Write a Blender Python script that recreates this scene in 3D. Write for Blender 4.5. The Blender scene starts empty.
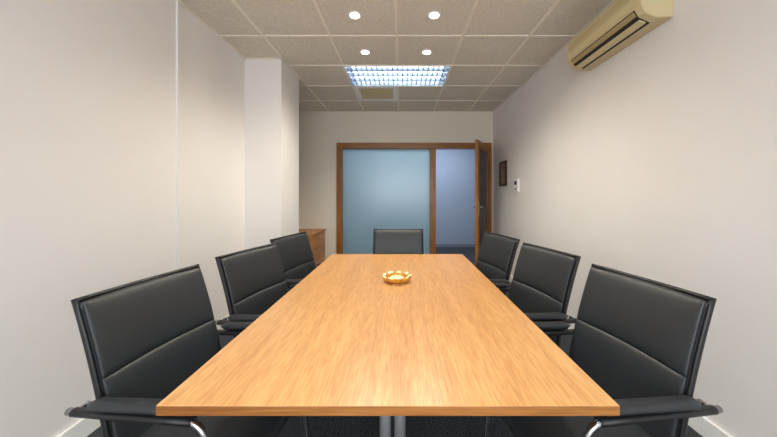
import bpy, bmesh, math
from mathutils import Vector, Matrix
S=bpy.context.scene
D=bpy.data
# ---------------- helpers ----------------
def s2l(c):
    return tuple(((v/255)/12.92 if v/255<=0.04045 else ((v/255+0.055)/1.055)**2.4) for v in c)+(1.0,)
def newmat(name):
    m=D.materials.new(name); m.use_nodes=True
    return m,m.node_tree.nodes,m.node_tree.links,m.node_tree.nodes['Principled BSDF']
def pmat(name,rgb,rough=0.5,metal=0.0,bump=0.0,bscale=50,var=0.0,vscale=8,emit=None,es=0,spec=None):
    m,n,l,b=newmat(name)
    b.inputs['Base Color'].default_value=s2l(rgb)
    b.inputs['Roughness'].default_value=rough
    b.inputs['Metallic'].default_value=metal
    if spec is not None: b.inputs['Specular IOR Level'].default_value=spec
    tc=n.new('ShaderNodeTexCoord')
    if var>0:
        no=n.new('ShaderNodeTexNoise'); no.inputs['Scale'].default_value=vscale; no.inputs['Detail'].default_value=4
        l.new(tc.outputs['Object'],no.inputs['Vector'])
        r=n.new('ShaderNodeValToRGB')
        c=s2l(rgb)
        r.color_ramp.elements[0].color=tuple(v*(1-var) for v in c[:3])+(1,)
        r.color_ramp.elements[1].color=tuple(min(1,v*(1+var)) for v in c[:3])+(1,)
        r.color_ramp.elements[0].position=0.3; r.color_ramp.elements[1].position=0.7
        l.new(no.outputs['Fac'],r.inputs['Fac']); l.new(r.outputs['Color'],b.inputs['Base Color'])
    if bump>0:
        no=n.new('ShaderNodeTexNoise'); no.inputs['Scale'].default_value=bscale; no.inputs['Detail'].default_value=3
        l.new(tc.outputs['Object'],no.inputs['Vector'])
        bp=n.new('ShaderNodeBump'); bp.inputs['Strength'].default_value=bump; bp.inputs['Distance'].default_value=0.01
        l.new(no.outputs['Fac'],bp.inputs['Height']); l.new(bp.outputs['Normal'],b.inputs['Normal'])
    if emit:
        b.inputs['Emission Color'].default_value=s2l(emit); b.inputs['Emission Strength'].default_value=es
    return m
def woodmat(name,light,dark,axis='Y',rough=0.4,scale=1.0,lo=0.38,hi=0.6,fine=(150,7)):
    m,n,l,b=newmat(name)
    tc=n.new('ShaderNodeTexCoord')
    def mp(sx,sl):
        mpn=n.new('ShaderNodeMapping')
        s=[sx,sx,sx]; s['XYZ'.index(axis)]=sl
        mpn.inputs['Scale'].default_value=s
        l.new(tc.outputs['Object'],mpn.inputs['Vector']); return mpn
    m1=mp(9*scale,0.7*scale); n1=n.new('ShaderNodeTexNoise'); n1.inputs['Scale'].default_value=1.6; n1.inputs['Detail'].default_value=6; n1.inputs['Distortion'].default_value=0.6
    l.new(m1.outputs[0],n1.inputs['Vector'])
    m2=mp(fine[0]*scale,fine[1]*scale); n2=n.new('ShaderNodeTexNoise'); n2.inputs['Scale'].default_value=1.0; n2.inputs['Detail'].default_value=5
    l.new(m2.outputs[0],n2.inputs['Vector'])
    mx=n.new('ShaderNodeMath'); mx.operation='MULTIPLY_ADD'; mx.inputs[1].default_value=0.4
    h=n.new('ShaderNodeMath'); h.operation='MULTIPLY'; h.inputs[1].default_value=0.6
    l.new(n2.outputs['Fac'],h.inputs[0]); l.new(n1.outputs['Fac'],mx.inputs[0]); l.new(h.outputs[0],mx.inputs[2])
    r=n.new('ShaderNodeValToRGB'); e=r.color_ramp.elements
    e[0].position=lo; e[0].color=s2l(dark); e[1].position=hi; e[1].color=s2l(light)
    l.new(mx.outputs[0],r.inputs['Fac']); l.new(r.outputs['Color'],b.inputs['Base Color'])
    b.inputs['Roughness'].default_value=rough
    bp=n.new('ShaderNodeBump'); bp.inputs['Strength'].default_value=0.08; bp.inputs['Distance'].default_value=0.002
    l.new(n2.outputs['Fac'],bp.inputs['Height']); l.new(bp.outputs['Normal'],b.inputs['Normal'])
    return m
def obj(name,mesh,parent=None,mats=()):
    o=D.objects.new(name,mesh); S.collection.objects.link(o)
    for mt in mats:
        if mt.name not in [x.name for x in mesh.materials if x]: mesh.materials.append(mt)
    if parent: o.parent=parent
    return o
def empty(name,loc=(0,0,0),rotz=0):
    o=D.objects.new(name,None); o.empty_display_size=0.1; S.collection.objects.link(o)
    o.location=loc; o.rotation_euler=(0,0,rotz); return o
def addbox(bm,a,b,mi=0):
    vs=[bm.verts.new((x,y,z)) for x in (a[0],b[0]) for y in (a[1],b[1]) for z in (a[2],b[2])]
    for f in ((0,1,3,2),(4,6,7,5),(0,4,5,1),(2,3,7,6),(0,2,6,4),(1,5,7,3)):
        fc=bm.faces.new([vs[i] for i in f]); fc.material_index=mi
def boxes_mesh(name,lst,bevel=0.0,seg=2):
    bm=bmesh.new()
    for t in lst: addbox(bm,t[0],t[1],t[2] if len(t)>2 else 0)
    bmesh.ops.recalc_face_normals(bm,faces=bm.faces)
    if bevel>0:
        bmesh.ops.bevel(bm,geom=list(bm.edges),offset=bevel,segments=seg,affect='EDGES',profile=0.5)
    me=D.meshes.new(name); bm.to_mesh(me); bm.free(); return me
def box(name,a,b,mat,parent=None,bevel=0.0,seg=2):
    return obj(name,boxes_mesh(name,[(a,b)],bevel,seg),parent,[mat])
def boxes(name,lst,mats,parent=None,bevel=0.0):
    return obj(name,boxes_mesh(name,lst,bevel),parent,mats)
def fillet(pts,r,n=6):
    pts=[Vector(p) for p in pts]; out=[pts[0]]
    for i in range(1,len(pts)-1):
        p=pts[i]; a=(pts[i-1]-p); b=(pts[i+1]-p)
        rr=min(r,a.length*0.49,b.length*0.49)
        A=p+a.normalized()*rr; B=p+b.normalized()*rr
        for k in range(n+1):
            t=k/n; out.append(A*(1-t)**2+p*2*t*(1-t)+B*t*t)
    out.append(pts[-1]); return out
def sweep_into(bm,pts,r,seg=10,rx=None,mi=0):
    pts=[Vector(p) for p in pts]; rx=rx or r
    T=[]
    for i in range(len(pts)):
        a=pts[max(0,i-1)]; b=pts[min(len(pts)-1,i+1)]; T.append((b-a).normalized())
    up=Vector((1,0,0)) if abs(T[0].x)<0.9 else Vector((0,0,1))
    u=(up-T[0]*up.dot(T[0])).normalized(); rings=[]
    for i,p in enumerate(pts):
        u=(u-T[i]*u.dot(T[i])).normalized(); v=T[i].cross(u)
        rings.append([bm.verts.new(p+u*math.cos(2*math.pi*k/seg)*rx+v*math.sin(2*math.pi*k/seg)*r) for k in range(seg)])
    for i in range(len(rings)-1):
        for k in range(seg):
            f=bm.faces.new((rings[i][k],rings[i][(k+1)%seg],rings[i+1][(k+1)%seg],rings[i+1][k])); f.smooth=True; f.material_index=mi
    for R in (rings[0],rings[-1]):
        f=bm.faces.new(R if R is rings[-1] else R[::-1]); f.material_index=mi
def tubes_mesh(name,paths,r,seg=10,rx=None):
    bm=bmesh.new()
    for p in paths: sweep_into(bm,p,r,seg,rx)
    bmesh.ops.recalc_face_normals(bm,faces=bm.faces)
    me=D.meshes.new(name); bm.to_mesh(me); bm.free(); return me
def disc(bm,c,r0,r1,z0,z1,seg=32,mi=0):
    a=[bm.verts.new((c[0]+r0*math.cos(2*math.pi*k/seg),c[1]+r0*math.sin(2*math.pi*k/seg),z0)) for k in range(seg)]
    b=[bm.verts.new((c[0]+r1*math.cos(2*math.pi*k/seg),c[1]+r1*math.sin(2*math.pi*k/seg),z1)) for k in range(seg)]
    for k in range(seg):
        f=bm.faces.new((a[k],a[(k+1)%seg],b[(k+1)%seg],b[k])); f.smooth=True; f.material_index=mi
    return a,b
# ---------------- dimensions ----------------
HC=1.26; H=2.70; XL=-1.655; XR=1.59; YB=5.10; Y0=-1.6; F=295.0
HT=H+0.2
# ---------------- materials ----------------
M_wall=pmat('wall_paint',(230,227,224),0.75,bump=0.05,bscale=120,var=0.012,vscale=3)
M_wallb=pmat('wall_paint_back',(224,217,204),0.75,bump=0.05,bscale=120)
M_white=pmat('white_gloss_paint',(240,240,238),0.4)
M_other=pmat('corridor_paint',(158,170,186),0.8)
M_grid=pmat('ceiling_grid_metal',(236,229,216),0.5)
M_frame=woodmat('stained_oak_frame',(160,104,36),(116,68,18),'Z',0.35)
M_framex=woodmat('stained_oak_rail',(160,104,36),(116,68,18),'X',0.35)
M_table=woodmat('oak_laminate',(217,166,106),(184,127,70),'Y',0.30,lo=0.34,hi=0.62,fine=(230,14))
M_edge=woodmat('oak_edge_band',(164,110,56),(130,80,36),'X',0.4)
M_cab=woodmat('cabinet_wood',(206,146,88),(168,108,56),'Y',0.45)
M_leather=pmat('black_leather',(37,40,43),0.48,bump=0.12,bscale=260)
M_plastic=pmat('black_plastic',(22,23,25),0.45)
M_chrome=pmat('satin_chrome',(190,192,195),0.22,metal=1.0)
M_steel=pmat('painted_steel',(165,167,170),0.35,metal=0.6)
M_ac=pmat('aged_cream_plastic',(208,193,150),0.45)
M_ac2=pmat('ac_cream_dark',(172,154,108),0.5)
M_dark=pmat('dark_recess',(34,32,28),0.6)
M_tube=pmat('fluorescent_tube',(255,255,255),0.5,emit=(240,246,255),es=14)
M_filltube=pmat('added_fill_tube',(255,255,255),0.5,emit=(246,249,255),es=76)  # brighter tubes for the added fill fixture, out of view
M_refl=pmat('louvre_aluminium',(132,146,160),0.35,metal=0.5)
M_lamp=pmat('halogen_lamp',(255,250,240),0.5,emit=(255,238,205),es=80)
M_gold=pmat('gold_glaze',(206,146,54),0.25,metal=0.35)
M_cream=pmat('ivory_glaze',(244,226,176),0.25)
# carpet
m,n,l,b=newmat('dark_carpet'); M_carpet=m
tc=n.new('ShaderNodeTexCoord'); no=n.new('ShaderNodeTexNoise'); no.inputs['Scale'].default_value=140; no.inputs['Detail'].default_value=4
l.new(tc.outputs['Object'],no.inputs['Vector']); r=n.new('ShaderNodeValToRGB')
r.color_ramp.elements[0].position=0.42; r.color_ramp.elements[0].color=s2l((18,22,27))
r.color_ramp.elements[1].position=0.66; r.color_ramp.elements[1].color=s2l((78,84,90))
l.new(no.outputs['Fac'],r.inputs['Fac']); l.new(r.outputs['Color'],b.inputs['Base Color']); b.inputs['Roughness'].default_value=0.95
bp=n.new('ShaderNodeBump'); bp.inputs['Strength'].default_value=0.5; bp.inputs['Distance'].default_value=0.01
l.new(no.outputs['Fac'],bp.inputs['Height']); l.new(bp.outputs['Normal'],b.inputs['Normal'])
# ceiling tile
m,n,l,b=newmat('mineral_fibre_tile'); M_tile=m
tc=n.new('ShaderNodeTexCoord')
no=n.new('ShaderNodeTexNoise'); no.inputs['Scale'].default_value=85; no.inputs['Detail'].default_value=5; no.inputs['Roughness'].default_value=0.7
l.new(tc.outputs['Object'],no.inputs['Vector'])
r=n.new('ShaderNodeValToRGB'); e=r.color_ramp.elements
e[0].position=0.36; e[0].color=s2l((203,195,180)); e[1].position=0.58; e[1].color=s2l((226,219,206))
l.new(no.outputs['Fac'],r.inputs['Fac']); l.new(r.outputs['Color'],b.inputs['Base Color']); b.inputs['Roughness'].default_value=0.9
bp=n.new('ShaderNodeBump'); bp.inputs['Strength'].default_value=0.2; bp.inputs['Distance'].default_value=0.003
l.new(no.outputs['Fac'],bp.inputs['Height']); l.new(bp.outputs['Normal'],b.inputs['Normal'])
# frosted glass
m,n,l,b=newmat('frosted_glass'); M_frost=m
n.remove(b); out=n['Material Output']
tr=n.new('ShaderNodeBsdfTranslucent'); tr.inputs['Color'].default_value=s2l((208,228,232))
di=n.new('ShaderNodeBsdfDiffuse'); di.inputs['Color'].default_value=s2l((156,180,190))
gl=n.new('ShaderNodeBsdfGlossy'); gl.inputs['Roughness'].default_value=0.25
m1=n.new('ShaderNodeMixShader'); m1.inputs[0].default_value=0.35; l.new(tr.outputs[0],m1.inputs[1]); l.new(di.outputs[0],m1.inputs[2])
m2=n.new('ShaderNodeMixShader'); m2.inputs[0].default_value=0.06; l.new(m1.outputs[0],m2.inputs[1]); l.new(gl.outputs[0],m2.inputs[2])
l.new(m2.outputs[0],out.inputs['Surface'])
m,n,l,b=newmat('tinted_glass'); M_glass=m
b.inputs['Base Color'].default_value=s2l((30,32,34)); b.inputs['Roughness'].default_value=0.08; b.inputs['Alpha'].default_value=0.9
# ---------------- room shell ----------------
YF=7.15
box('floor',(-2.1,Y0-0.2,-0.1),(3.2,YF+0.1,0),M_carpet)
boxes('wall_left',[((-2.05,Y0,0),(XL,3.12,HT)),((-2.05,3.12,0),(-1.87,YB,HT))],[M_wall])
box('pillar',(XL-0.2,3.12,0),(-1.266,3.66,H),M_wall)
box('wall_right',(XR,Y0,0),(XR+0.15,YB,HT),M_wall)
OX0,OX1,OZ=-1.11,1.56,2.16
boxes('wall_back',[((-2.05,YB,0),(OX0,YB+0.12,HT)),((OX0,YB,OZ),(OX1,YB+0.12,HT)),((OX1,YB,0),(3.1,YB+0.12,HT))],[M_wallb])
# front wall (behind the camera) with an added, unseen window for fill light
WX0,WX1,WZ0,WZ1=-1.35,1.30,0.85,2.35
boxes('wall_front',[((-2.05,Y0-0.15,0),(WX0,Y0,HT)),((WX1,Y0-0.15,0),(XR+0.15,Y0,HT)),((WX0,Y0-0.15,0),(WX1,Y0,WZ0)),((WX0,Y0-0.15,WZ1),(WX1,Y0,HT))],[M_wall])
w=empty('fill_window',(0,0,0)); fl=[]  # invented window, out of view, lets sky light onto the walls
for x in (WX0,(WX0+WX1)/2-0.025,WX1-0.05): fl.append(((x,Y0-0.11,WZ0),(x+0.05,Y0-0.05,WZ1)))
for z in (WZ0,WZ1-0.05): fl.append(((WX0,Y0-0.11,z),(WX1,Y0-0.05,z+0.05)))
boxes('fill_window_frame',fl,[M_white],w); box('fill_window_sill',(WX0-0.03,Y0-0.02,WZ0-0.03),(WX1+0.03,Y0+0.06,WZ0-0.001),M_white,w)
boxes('wall_corridor',[((-2.1,YF,0),(3.2,YF+0.1,H)),((-2.15,YB+0.12,0),(-2.05,YF,H)),((3.1,YB+0.12,0),(3.2,YF,H))],[M_other])
box('ceiling_corridor',(-2.15,YB+0.12,H),(3.2,YF+0.1,H+0.1),M_white)
# trunking strip on left wall
box('trim_1',(XL,2.17,0.1),(XL+0.014,2.20,H),M_wall)
boxes('baseboard_left',[((XL,Y0,0),(XL+0.016,3.12,0.10)),((XL,3.104,0),(-1.266,3.12,0.10))],[M_white])
box('baseboard_right',(XR-0.016,Y0,0),(XR,YB,0.10),M_white)
box('baseboard_back',(-1.87,YB-0.016,0),(OX0-0.01,YB,0.10),M_white)
box('baseboard_corridor',(-2.05,YF-0.016,0),(3.1,YF,0.07),pmat('grey_skirting',(120,126,138),0.5))
# ceiling
xs=[-0.64+0.6*k for k in range(-3,5)]; ys=[2.67+0.61*k for k in range(-7,5)]
xs=[x for x in xs if -2.05<x<XR]; ys=[y for y in ys if Y0<y<YB]
XX=[-2.05]+xs+[XR+0.02]; YY=[Y0-0.05]+ys+[YB+0.02]
def isfix(xc,yc):
    if -0.64<xc<0.56 and (3.28<yc<3.89 or -0.38<yc<0.23): return True
    if -0.64<xc<-0.04 and 3.89<yc<4.5: return True
    return False
lst=[]
for i in range(len(XX)-1):
    for j in range(len(YY)-1):
        if isfix((XX[i]+XX[i+1])/2,(YY[j]+YY[j+1])/2): continue
        lst.append(((XX[i],YY[j],H),(XX[i+1],YY[j+1],H+0.015)))
lst.append(((-2.05,Y0-0.1,H+0.14),(XR+0.1,YB+0.1,HT)))
boxes('ceiling',lst,[M_tile])
g=[]
for x in xs:
    segs=[(Y0,YB)]
    if abs(x+0.04)<0.01: segs=[(Y0,-0.38),(0.23,3.28),(3.89,YB)]
    for a,c in segs: g.append(((x-0.013,a,H-0.006),(x+0.013,c,H+0.002)))
for y in ys: g.append(((-2.05,y-0.013,H-0.0055),(XR,y+0.013,H+0.0025)))
g+= [((XL,Y0,H-0.007),(XL+0.02,3.12,H)),((XR-0.02,Y0,H-0.007),(XR,YB,H)),((-1.87,YB-0.02,H-0.007),(XR,YB,H)),((-1.266,3.1,H-0.007),(-1.246,3.68,H)),((XL,3.1,H-0.007),(-1.246,3.12,H))]
boxes('trim_2',g,[M_grid])
# fluorescent fixtures: one in view, one added overhead as fill
def fluor(y0,y1,mt):
    e=empty('fluorescent_or_fill_light',((-0.04),(y0+y1)/2,H))
    w=0.594; d=(y1-y0)/2-0.010
    boxes('housing',[((-w,-d,0.11),(w,d,0.12)),((-w,-d,0),(-w+0.008,d,0.11)),((w-0.008,-d,0),(w,d,0.11)),((-w,-d,0),(w,-d+0.008,0.11)),((-w,d-0.008,0),(w,d,0.11))],[M_refl],e)
    boxes('flange',[((-w-0.02,-d-0.018,-0.010),(w+0.02,-d+0.006,-0.004)),((-w-0.02,d-0.006,-0.010),(w+0.02,d+0.018,-0.004)),((-w-0.02,-d,-0.010),(-w+0.008,d,-0.004)),((w-0.008,-d,-0.010),(w+0.02,d,-0.004))],[M_white],e)
    tb=[]
    for k in range(4):
        y=-d+ (k+0.5)*2*d/4
        tb.append([(-w+0.03,y,0.075),(w-0.03,y,0.075)])
    obj('tubes',tubes_mesh('tubes',tb,0.014,10),e,[mt])
    lv=[]
    for k in range(1,4):
        y=-d+k*2*d/4; lv.append(((-w+0.008,y-0.009,0.0),(w-0.008,y+0.009,0.045)))
    nx=20
    for k in range(1,nx):
        x=-w+k*2*w/nx; lv.append(((x-0.004,-d+0.008,0.002),(x+0.004,d-0.008,0.045)))
    boxes('louvre',lv,[M_refl],e)
fluor(3.28,3.89,M_tube); fluor(-0.38,0.23,M_filltube)  # second fixture is added outside the view to brighten the room
# vent
e=empty('ceiling_air_vent',(-0.34,4.195,H))
boxes('vent_frame',[((-0.287,-0.29,-0.008),(0.287,-0.23,0.01)),((-0.287,0.23,-0.008),(0.287,0.29,0.01)),((-0.287,-0.23,-0.008),(-0.23,0.23,0.01)),((0.23,-0.23,-0.008),(0.287,0.23,0.01))],[M_white],e)
boxes('vent_slats',[((-0.23,-0.23+0.046*k,-0.004),(0.23,-0.205+0.046*k,0.004)) for k in range(10)],[M_ac],e)
box('vent_back',(-0.287,-0.29,0.03),(0.287,0.29,0.035),M_dark,e)
# downlights
for (x,y) in ((-0.37,2.36),(0.265,2.36),(-0.36,2.97),(0.26,2.97)):
    e=empty('recessed_spotlight',(x,y,H))
    bm=bmesh.new()
    disc(bm,(0,0),0.052,0.050,0,-0.008); disc(bm,(0,0),0.050,0.038,-0.008,-0.006); disc(bm,(0,0),0.038,0.034,-0.006,0.001)
    me=D.meshes.new('bezel'); bm.to_mesh(me); bm.free(); obj('bezel',me,e,[M_white])
    bm=bmesh.new(); bmesh.ops.create_circle(bm,cap_ends=True,segments=24,radius=0.036)
    bmesh.ops.translate(bm,verts=bm.verts,vec=(0,0,-0.002)); bmesh.ops.reverse_faces(bm,faces=bm.faces)
    me=D.meshes.new('lamp_face'); bm.to_mesh(me); bm.free(); obj('lamp_face',me,e,[M_lamp])
    L=D.lights.new('halogen_beam','SPOT'); L.energy=42; L.color=(1,0.91,0.76); L.spot_size=math.radians(150); L.spot_blend=0.8; L.shadow_soft_size=0.03
    lo=D.objects.new('halogen_beam',L); S.collection.objects.link(lo); lo.parent=e; lo.location=(0,0,-0.03)
# corridor light panel
e=empty('corridor_ceiling_light',(0.3,6.1,H))
box('housing',(-1.2,-0.3,-0.02),(1.2,0.3,0.0),M_white,e)
box('diffuser',(-1.15,-0.27,-0.026),(1.15,0.27,-0.02),pmat('corridor_diffuser',(255,255,255),0.5,emit=(226,236,255),es=14),e)
# ---------------- glazed partition ----------------
w=empty('window_1',(0,0,0))
boxes('frame_posts',[((OX0,YB-0.03,0),(OX0+0.10,YB+0.10,OZ)),((0.50,YB-0.03,0),(0.60,YB+0.10,OZ-0.10)),((OX1-0.06,YB-0.03,0),(OX1,YB+0.10,OZ-0.10))],[M_frame],w,0.003)
boxes('frame_rails',[((OX0+0.1,YB-0.03,OZ-0.10),(OX1,YB+0.10,OZ)),((OX0+0.1,YB-0.03,0),(0.50,YB+0.10,0.12))],[M_framex],w,0.003)
box('glass_pane',(OX0+0.10,YB+0.03,0.12),(0.50,YB+0.042,OZ-0.10),M_frost,w)
# ---------------- door ----------------
hx,hy=OX1-0.065,YB-0.035; th=math.radians(62)
d=empty('door_1',(hx,hy,0),math.pi+th)   # local +X runs from hinge to free edge
DW,DH=0.82,2.08
boxes('stiles',[((0,-0.02,0.01),(0.10,0.02,DH)),((DW-0.11,-0.02,0.01),(DW,0.02,DH))],[M_frame],d,0.002)
boxes('rails',[((0.10,-0.02,DH-0.12),(DW-0.11,0.02,DH)),((0.10,-0.02,0.01),(DW-0.11,0.02,0.22))],[M_framex],d,0.002)
box('door_glass',(0.10,-0.005,0.22),(DW-0.11,0.005,DH-0.12),M_glass,d)
for s in (-1,1):
    box('handle_plate',(DW-0.075,s*0.02-0.004,0.95),(DW-0.035,s*0.02+0.004,1.17),M_steel,d)
    obj('lever',tubes_mesh('lever',[fillet([(DW-0.055,s*0.02,1.08),(DW-0.055,s*0.065,1.08),(DW-0.17,s*0.065,1.08)],0.015)],0.009),d,[M_chrome])
# ---------------- cabinet ----------------
c=empty('wooden_drawer_cabinet',(0,0,0))
cx0,cx1,cy0,cy1,ch=-1.80,-1.30,4.36,5.07,0.68
box('carcass',(cx0,cy0,0.04),(cx1-0.02,cy1,ch-0.025),M_cab,c,0.002)
box('top',(cx0-0.01,cy0-0.012,ch-0.025),(cx1+0.01,cy1+0.008,ch),M_cab,c,0.003)
box('plinth',(cx0+0.02,cy0+0.02,0),(cx1-0.04,cy1-0.02,0.04),M_dark,c)
for k in range(3):
    z0=0.05+k*0.2; 
    box('drawer_front',(cx1-0.02,cy0+0.01,z0),(cx1,cy1-0.01,z0+0.192),M_cab,c,0.002)
    obj('drawer_handle',tubes_mesh('dh',[fillet([(cx1,cy0+0.28,z0+0.13),(cx1+0.025,cy0+0.28,z0+0.13),(cx1+0.025,cy0+0.43,z0+0.13),(cx1,cy0+0.43,z0+0.13)],0.01)],0.005),c,[M_steel])
# ---------------- table ----------------
t=empty('conference_table',(-0.032,1.63,0))
TW=0.562; TL=0.917
tm=boxes_mesh('top',[((-TW,-TL,0.725),(TW,TL,0.75))],0.002)
top=obj('table_top',tm,t,[M_table,M_edge])
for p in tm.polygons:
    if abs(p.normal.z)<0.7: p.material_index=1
cols=[];
for yy in (-0.5,0.5):
    cols+= [[(-0.028,yy,0.03),(-0.028,yy,0.70)],[(0.028,yy,0.03),(0.028,yy,0.70)]]
obj('pedestal_columns',tubes_mesh('cols',cols,0.022,16),t,[M_steel])
fb=[]
for yy in (-0.5,0.5):
    fb+=[((-0.30,yy-0.035,0.0),(0.30,yy+0.035,0.035)),((-0.36,yy-0.03,0.695),(0.36,yy+0.03,0.725))]
fb.append(((-0.02,-0.5,0.66),(0.02,0.5,0.70)))
boxes('feet_and_beams',fb,[M_steel],t,0.004)
# ---------------- chairs ----------------
def prof(z):   # backrest centre line y for height z
    tt=(z-0.42)/0.51
    return -0.195-0.085*tt-0.05*tt*tt
def lat(u): # forward curve at sides; u -1..1
    return 0.022*u*u
def pad_mesh(name,z0,z1,hw,T,off):
    bm=bmesh.new(); NU,NV=24,14
    def th(u,v): return max(0,(1-abs(u)**8))**0.35*max(0,(1-abs(v)**8))**0.35
    grids=[]
    for side in (1,-1):
        G=[]
        for i in range(NU+1):
            row=[]
            u=-math.cos(math.pi*i/NU); u=math.copysign(abs(u)**0.8,u)
            for j in range(NV+1):
                v=-math.cos(math.pi*j/NV)
                z=z0+(z1-z0)*(v+1)/2
                tk=T*th(u,v)*(1.0+0.35*(1-u*u)*(1-v*v))
                y=prof(z)+lat(u)+off+(tk if side>0 else -tk*0.6)
                row.append(bm.verts.new((u*hw,y,z)))
            G.append(row)
        grids.append(G)
        for i in range(NU):
            for j in range(NV):
                f=bm.faces.new((G[i][j],G[i+1][j],G[i+1][j+1],G[i][j+1])); f.smooth=True
    bmesh.ops.remove_doubles(bm,verts=bm.verts,dist=0.0004)
    bmesh.ops.recalc_face_normals(bm,faces=bm.faces)
    me=D.meshes.new(name); bm.to_mesh(me); bm.free(); return me
me_up=pad_mesh('back_cushion_upper',0.695,0.93,0.222,0.015,0.012)
me_lo=pad_mesh('back_cushion_lower',0.44,0.70,0.222,0.015,0.012)
# shell
bm=bmesh.new(); 
G=[]
for k,(o_) in enumerate((-0.002,-0.014)):
    G.append([[bm.verts.new((u*0.222,prof(z)+lat(u)+o_,z)) for z in [0.43+0.5*j/14 for j in range(15)]] for u in [-1+2*i/12 for i in range(13)]])
for g_ in G:
    for i in range(12):
        for j in range(14):
            f=bm.faces.new((g_[i][j],g_[i+1][j],g_[i+1][j+1],g_[i][j+1])); f.smooth=True
for j in range(14):
    for i in (0,12): bm.faces.new((G[0][i][j],G[0][i][j+1],G[1][i][j+1],G[1][i][j]))
for i in range(12):
    for j in (0,14): bm.faces.new((G[0][i][j],G[0][i+1][j],G[1][i+1][j],G[1][i][j]))
bmesh.ops.recalc_face_normals(bm,faces=bm.faces)
me_sh=D.meshes.new('back_shell'); bm.to_mesh(me_sh); bm.free()
# side frame of back
paths=[]
for s in (-1,1):
    pp=[(s*0.228,0.10,0.425),(s*0.228,-0.14,0.425)]+[(s*0.228,prof(z)+0.018,z) for z in [0.45+0.49*j/12 for j in range(13)]]
    paths.append(fillet(pp[:3],0.04)+[Vector(q) for q in pp[3:]])
paths.append([(0.228*u,prof(0.935)+lat(u)-0.002,0.935-0.004*(1-u*u)) for u in [-1+2*i/12 for i in range(13)]])
me_bf=tubes_mesh('back_frame',paths,0.010,10,0.006)
# seat cushion
def seat_mesh():
    bm=bmesh.new(); NU=24;NV=24; Gs=[]
    for side in (1,-1):
        G=[]
        for i in range(NU+1):
            u=-math.cos(math.pi*i/NU); u=math.copysign(abs(u)**0.8,u); row=[]
            for j in range(NV+1):
                v=-math.cos(math.pi*j/NV); v=math.copysign(abs(v)**0.8,v)
                e_=(max(0,1-abs(u)**8)*max(0,1-abs(v)**8))**0.35
                zz=0.445+(0.03 if side>0 else -0.022)*e_*(1+ (0.2*(1-u*u) if side>0 else 0))
                if v>0.5: zz-=0.05*(v-0.5)**2
                row.append(bm.verts.new((u*0.222,v*0.22+0.02,zz)))
            G.append(row)
        for i in range(NU):
            for j in range(NV):
                f=bm.faces.new((G[i][j],G[i+1][j],G[i+1][j+1],G[i][j+1])); f.smooth=True
    bmesh.ops.remove_doubles(bm,verts=bm.verts,dist=0.0004)
    bmesh.ops.recalc_face_normals(bm,faces=bm.faces)
    me=D.meshes.new('seat_cushion'); bm.to_mesh(me); bm.free(); return me
me_se=seat_mesh()
paths=[]
for s in (-1,1):
    paths.append(fillet([(s*0.255,-0.295,0.616),(s*0.262,0.16,0.640),(s*0.262,0.22,0.012),(s*0.262,-0.27,0.012)],0.06,8))
    paths.append([(s*0.225,-0.262,0.622),(s*0.26,-0.262,0.618)])
paths.append([(-0.262,-0.27,0.012),(0.262,-0.27,0.012)])
paths.append([(-0.25,0.185,0.415),(0.25,0.185,0.415)])
paths.append([(-0.228,-0.10,0.415),(0.228,-0.10,0.415)])
paths.append([(-0.16,0.185,0.415),(-0.16,-0.10,0.415)]); paths.append([(0.16,0.185,0.415),(0.16,-0.10,0.415)])
me_fr=tubes_mesh('tube_frame',paths,0.0105,12)
me_sl=tubes_mesh('arm_sleeve',[[(s*(0.255+0.007*t_),-0.272+0.40*t_,0.6175+0.0205*t_) for t_ in (0,0.25,0.5,0.75,1)] for s in (-1,1)],0.012,12,0.015)
def arm_mesh():
    bm=bmesh.new()
    for s in (-1,1):
        pts=[Vector((s*0.26,-0.215+0.355*k/12,0.650+0.024*k/12)) for k in range(13)]
        rings=[]
        for k,p in enumerate(pts):
            t_=k/12; wv=0.025*min(1,(max(0.0,1-abs(2*t_-1)**6))**0.5+0.25); hv=0.015*min(1,(max(0,1-abs(2*t_-1)**6))**0.5+0.3)
            rings.append([bm.verts.new(p+Vector((wv*math.cos(a),0,hv*math.sin(a)))) for a in [2*math.pi*q/14 for q in range(14)]])
        for i in range(12):
            for q in range(14):
                f=bm.faces.new((rings[i][q],rings[i][(q+1)%14],rings[i+1][(q+1)%14],rings[i+1][q])); f.smooth=True
        bm.faces.new(rings[0]); bm.faces.new(rings[-1][::-1])
    bmesh.ops.recalc_face_normals(bm,faces=bm.faces)
    me=D.meshes.new('armrests'); bm.to_mesh(me); bm.free(); return me
me_ar=arm_mesh()
def chair(A,B):
    """A,B: backrest top corner positions; the chair faces the table centre side"""
    A=Vector(A); B=Vector(B); M=(A+B)/2; dd=(B-A).normalized()
    fwd=Vector((dd.y,-dd.x))
    if fwd.dot(Vector((-0.03,1.7))-M)<0: fwd=-fwd
    ang=math.atan2(fwd.y,fwd.x)-math.pi/2
    org=M+fwd*0.33
    e=empty('office_chair',(org.x,org.y,0),ang)
    for nm,me,mt in (('back_cushion_upper',me_up,M_leather),('back_cushion_lower',me_lo,M_leather),('back_shell',me_sh,M_plastic),
                     ('back_frame',me_bf,M_plastic),('seat_cushion',me_se,M_leather),('tube_frame',me_fr,M_chrome),('arm_sleeve',me_sl,M_plastic),('armrests',me_ar,M_leather)):
        obj(nm,me,e,[mt])
chair((-1.02,0.91),(-0.955,1.36)); chair((-0.965,1.54),(-0.865,1.96)); chair((-0.95,2.15),(-0.86,2.56))
chair((0.985,0.93),(0.91,1.36)); chair((0.945,1.56),(0.85,1.98)); chair((0.865,2.16),(0.77,2.57))
chair((-0.25,2.80),(0.20,2.80))
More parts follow.
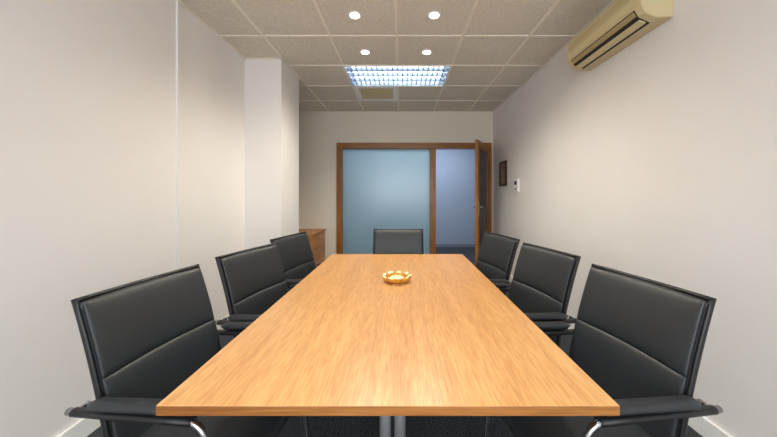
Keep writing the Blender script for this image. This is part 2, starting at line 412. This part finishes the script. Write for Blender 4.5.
# ---------------- decorative dish ----------------
a=empty('decorative_ashtray',(-0.025,1.75,0.75))
bm=bmesh.new(); N=96
pr=[(0.0,0.004),(0.035,0.004),(0.05,0.010),(0.066,0.030),(0.078,0.036),(0.083,0.031),(0.074,0.010),(0.06,0.0),(0.0,0.0)]
rings=[]
for (rr,zz) in pr:
    if rr==0: rings.append([bm.verts.new((0,0,zz))]); continue
    k=max(0,(rr-0.04)/0.043)
    rings.append([bm.verts.new((rr*(1+0.09*k*math.cos(9*a_))*math.cos(a_),rr*(1+0.09*k*math.cos(9*a_))*math.sin(a_),zz*(1+0.18*k*math.cos(9*a_)))) for a_ in [2*math.pi*q/N for q in range(N)]])
for i in range(len(rings)-1):
    A_,B_=rings[i],rings[i+1]
    for q in range(N):
        q2=(q+1)%N
        if len(A_)==1: f=bm.faces.new((A_[0],B_[q],B_[q2]))
        elif len(B_)==1: f=bm.faces.new((A_[q],B_[0],A_[q2]))
        else: f=bm.faces.new((A_[q],B_[q],B_[q2],A_[q2]))
        f.smooth=True; f.material_index=1 if i in (3,4) and (q*9//N*2)%2==0 and math.cos(9*2*math.pi*q/N)>-0.2 else 0
bmesh.ops.recalc_face_normals(bm,faces=bm.faces)
me=D.meshes.new('dish'); bm.to_mesh(me); bm.free(); obj('dish',me,a,[M_gold,M_cream])
bm=bmesh.new()
for q in range(7):
    an=2*math.pi*q/7; rr=0.026
    mt_=Matrix.Translation((rr*math.cos(an),rr*math.sin(an),0.017))@Matrix.Rotation(an,4,'Z')@Matrix.Diagonal((0.020,0.011,0.012,1))
    bmesh.ops.create_uvsphere(bm,u_segments=12,v_segments=8,radius=1,matrix=mt_)
bmesh.ops.create_uvsphere(bm,u_segments=12,v_segments=8,radius=0.012,matrix=Matrix.Translation((0,0,0.022)))
for f in bm.faces: f.smooth=True
me=D.meshes.new('petals'); bm.to_mesh(me); bm.free(); obj('petals',me,a,[M_cream])
# ---------------- air conditioner ----------------
ac=empty('air_conditioner',(XR,2.095,2.30))
L2=0.375
P=[(0,0.0),(-0.10,-0.004),(-0.165,0.025),(-0.19,0.065),(-0.20,0.12),(-0.195,0.215),(-0.175,0.245),(-0.14,0.255),(0,0.255)]
def prism(name,P,y0,y1,mat,bev=0.0):
    bm=bmesh.new(); A_=[bm.verts.new((p[0],y0,p[1])) for p in P]; B_=[bm.verts.new((p[0],y1,p[1])) for p in P]
    for i in range(len(P)):
        j=(i+1)%len(P); bm.faces.new((A_[i],A_[j],B_[j],B_[i]))
    bm.faces.new(A_); bm.faces.new(B_[::-1]); bmesh.ops.recalc_face_normals(bm,faces=bm.faces)
    if bev: bmesh.ops.bevel(bm,geom=list(bm.edges),offset=bev,segments=2,affect='EDGES')
    me=D.meshes.new(name); bm.to_mesh(me); bm.free(); return obj(name,me,ac,[mat])
prism('body',P,-L2,L2,M_ac,0.003)
prism('outlet_recess',[(-0.095,-0.0065),(-0.168,0.020),(-0.1935,0.066),(-0.187,0.070),(-0.155,0.03),(-0.09,0.004)],-L2+0.05,L2-0.05,M_dark)
prism('flap_lower',[(-0.120,-0.008),(-0.160,0.008),(-0.157,0.015),(-0.117,0.000)],-L2+0.055,L2-0.055,M_ac)
prism('flap_upper',[(-0.178,0.030),(-0.198,0.054),(-0.193,0.058),(-0.172,0.036)],-L2+0.055,L2-0.055,M_ac2)
prism('front_panel',[(-0.196,0.082),(-0.206,0.12),(-0.202,0.205),(-0.19,0.205),(-0.195,0.12),(-0.186,0.082)],-L2+0.015,L2-0.015,M_ac,0.002)
for k in range(5):
    prism('intake_line',[(-0.2035,0.185-0.012*k),(-0.2055,0.185-0.012*k),(-0.2055,0.188-0.012*k),(-0.2035,0.188-0.012*k)],-L2+0.04,L2-0.04,M_ac2)
# ---------------- right wall items ----------------
p=empty('picture_frame',(XR,4.56,1.59))
boxes('frame',[((-0.025,-0.14,-0.19),(0,-0.115,0.19)),((-0.025,0.115,-0.19),(0,0.14,0.19)),((-0.025,-0.115,0.165),(0,0.115,0.19)),((-0.025,-0.115,-0.19),(0,0.115,-0.165))],[pmat('dark_frame',(48,26,20),0.4)],p)
box('print',(-0.010,-0.115,-0.165),(0,0.115,0.165),pmat('print_paper',(150,122,108),0.5,var=0.5,vscale=14),p)
p=empty('wall_thermostat',(XR,4.03,1.39))
box('backplate',(-0.025,-0.075,-0.09),(0,0.075,0.09),M_white,p,0.003)
box('display',(-0.028,-0.04,0.01),(-0.025,0.04,0.06),M_dark,p)
box('button',(-0.030,-0.03,-0.06),(-0.025,0.03,-0.035),M_steel,p)
# ---------------- world, camera ----------------
W=D.worlds.new('World'); S.world=W; W.use_nodes=True
W.node_tree.nodes['Background'].inputs[0].default_value=(0.93,0.96,1,1); W.node_tree.nodes['Background'].inputs[1].default_value=7.4
L=D.lights.new('fill_window_portal','AREA'); L.shape='RECTANGLE'; L.size=WX1-WX0; L.size_y=WZ1-WZ0  # portal guiding sky light through the added window
try: L.cycles.is_portal=True
except Exception: L.energy=0.0
lo=D.objects.new('fill_window_portal',L); S.collection.objects.link(lo); lo.location=((WX0+WX1)/2,Y0-0.16,(WZ0+WZ1)/2); lo.rotation_euler=(math.radians(90),0,0)
cam=D.cameras.new('camera'); co=D.objects.new('camera',cam); S.collection.objects.link(co)
co.location=(0,0,HC); co.rotation_euler=(math.radians(90),0,0)
cam.sensor_width=36; cam.lens=F/777*36; cam.shift_x=-12.5/777; cam.shift_y=-23.5/777; cam.clip_start=0.02
S.camera=co
S.view_settings.view_transform='Standard'; S.view_settings.exposure=0.05
